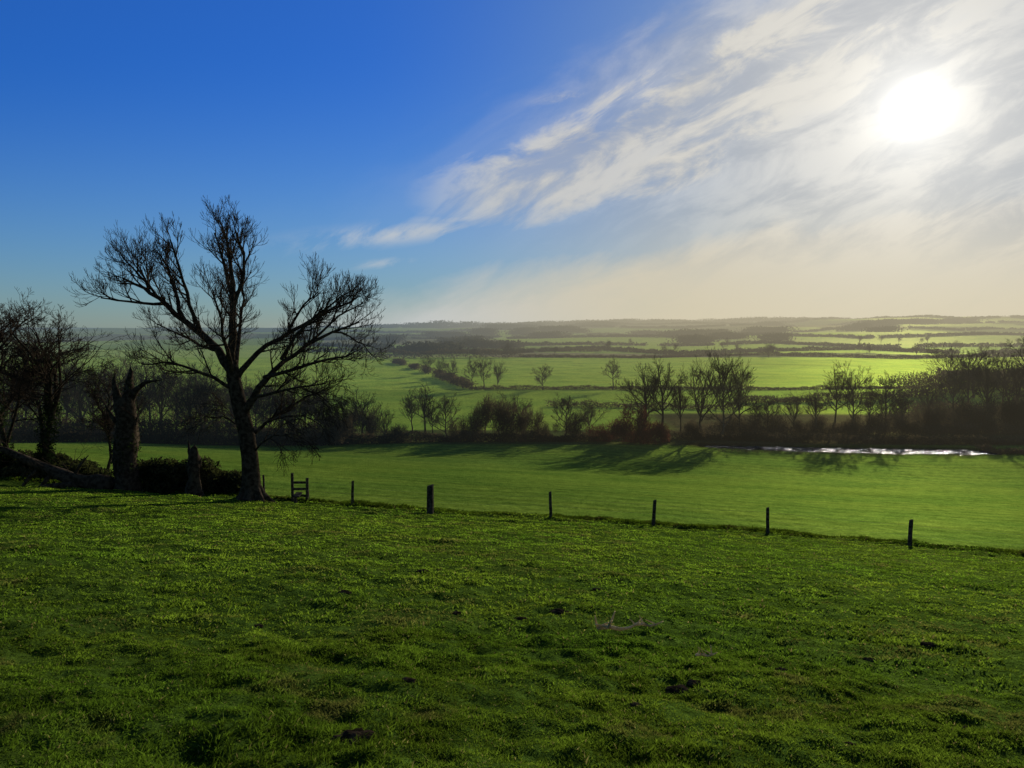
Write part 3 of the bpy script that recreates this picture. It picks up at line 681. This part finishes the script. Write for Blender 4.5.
cloud=mixc(nt,1.0,cloud,tex2,'MULTIPLY')
far_=ss(ang,.3,.8); cloud=mixc(nt,far_,cloud,(.52,.57,.62))
sky=nt.nodes.new('ShaderNodeTexSky'); sky.sky_type='NISHITA'; sky.sun_disc=False; sky.sun_elevation=SUN_EL; sky.sun_rotation=SUN_AZ
sky.air_density=1.0; sky.dust_density=.2; sky.ozone_density=4.0
cs_=nt.nodes.new('ShaderNodeVectorMath'); cs_.operation='SCALE'; cs_.inputs['Scale'].default_value=.12; nt.links.new(sky.outputs[0],cs_.inputs[0])
bw=nt.nodes.new('ShaderNodeRGBToBW'); nt.links.new(cs_.outputs[0],bw.inputs[0])
k_=MM('DIVIDE',1,add(1,mul(bw.outputs[0],1.8)))
c2=nt.nodes.new('ShaderNodeVectorMath'); c2.operation='SCALE'; nt.links.new(cs_.outputs[0],c2.inputs[0]); nt.links.new(k_,c2.inputs['Scale'])
tA=mixc(nt,ss(v,.0,.36),(.80,1.10,1.50),(.22,.68,1.50))
tint=mixc(nt,ss(ang,.12,.66),(.78,.94,1.15),tA)
tint=mixc(nt,ss(mul(y,-1),-.4,.05),tint,(.90,.98,1.02))
skyc=mixc(nt,1.0,c2.outputs[0],tint,'MULTIPLY')
B1=nt.nodes.new('ShaderNodeBackground'); nt.links.new(skyc,B1.inputs[0]); B1.inputs[1].default_value=1
B2=nt.nodes.new('ShaderNodeBackground'); nt.links.new(cloud,B2.inputs[0]); B2.inputs[1].default_value=1
mx=nt.nodes.new('ShaderNodeMixShader'); nt.links.new(mask,mx.inputs[0]); nt.links.new(B1.outputs[0],mx.inputs[1]); nt.links.new(B2.outputs[0],mx.inputs[2])
def gl(wd,amp,p=2): return mul(MM('EXPONENT',mul(MM('POWER',MM('DIVIDE',ang,wd),p),-1)),amp)
glow=add(add(gl(.018,1.6),gl(.034,.75,1.1)),gl(.15,.40,.95))
B3=nt.nodes.new('ShaderNodeBackground'); B3.inputs[0].default_value=(1,.965,.88,1); nt.links.new(glow,B3.inputs[1])
ad=nt.nodes.new('ShaderNodeAddShader'); nt.links.new(mx.outputs[0],ad.inputs[0]); nt.links.new(B3.outputs[0],ad.inputs[1])
wo=nt.nodes.new('ShaderNodeOutputWorld'); nt.links.new(ad.outputs[0],wo.inputs[0])

sl=bpy.data.lights.new('sun','SUN'); sl.energy=5; sl.angle=rad(.6); sl.color=(1,.93,.80)
so=bpy.data.objects.new('sun',sl); col.objects.link(so); so.rotation_euler=SUN.to_track_quat('Z','Y').to_euler()
cam=bpy.data.cameras.new('camera'); cam.sensor_width=36; cam.lens=27.07; cam.clip_end=30000; cam.clip_start=.05
co=bpy.data.objects.new('camera',cam); col.objects.link(co); co.location=(0,0,0); co.rotation_euler=(rad(85.8),0,0)
scene.camera=co
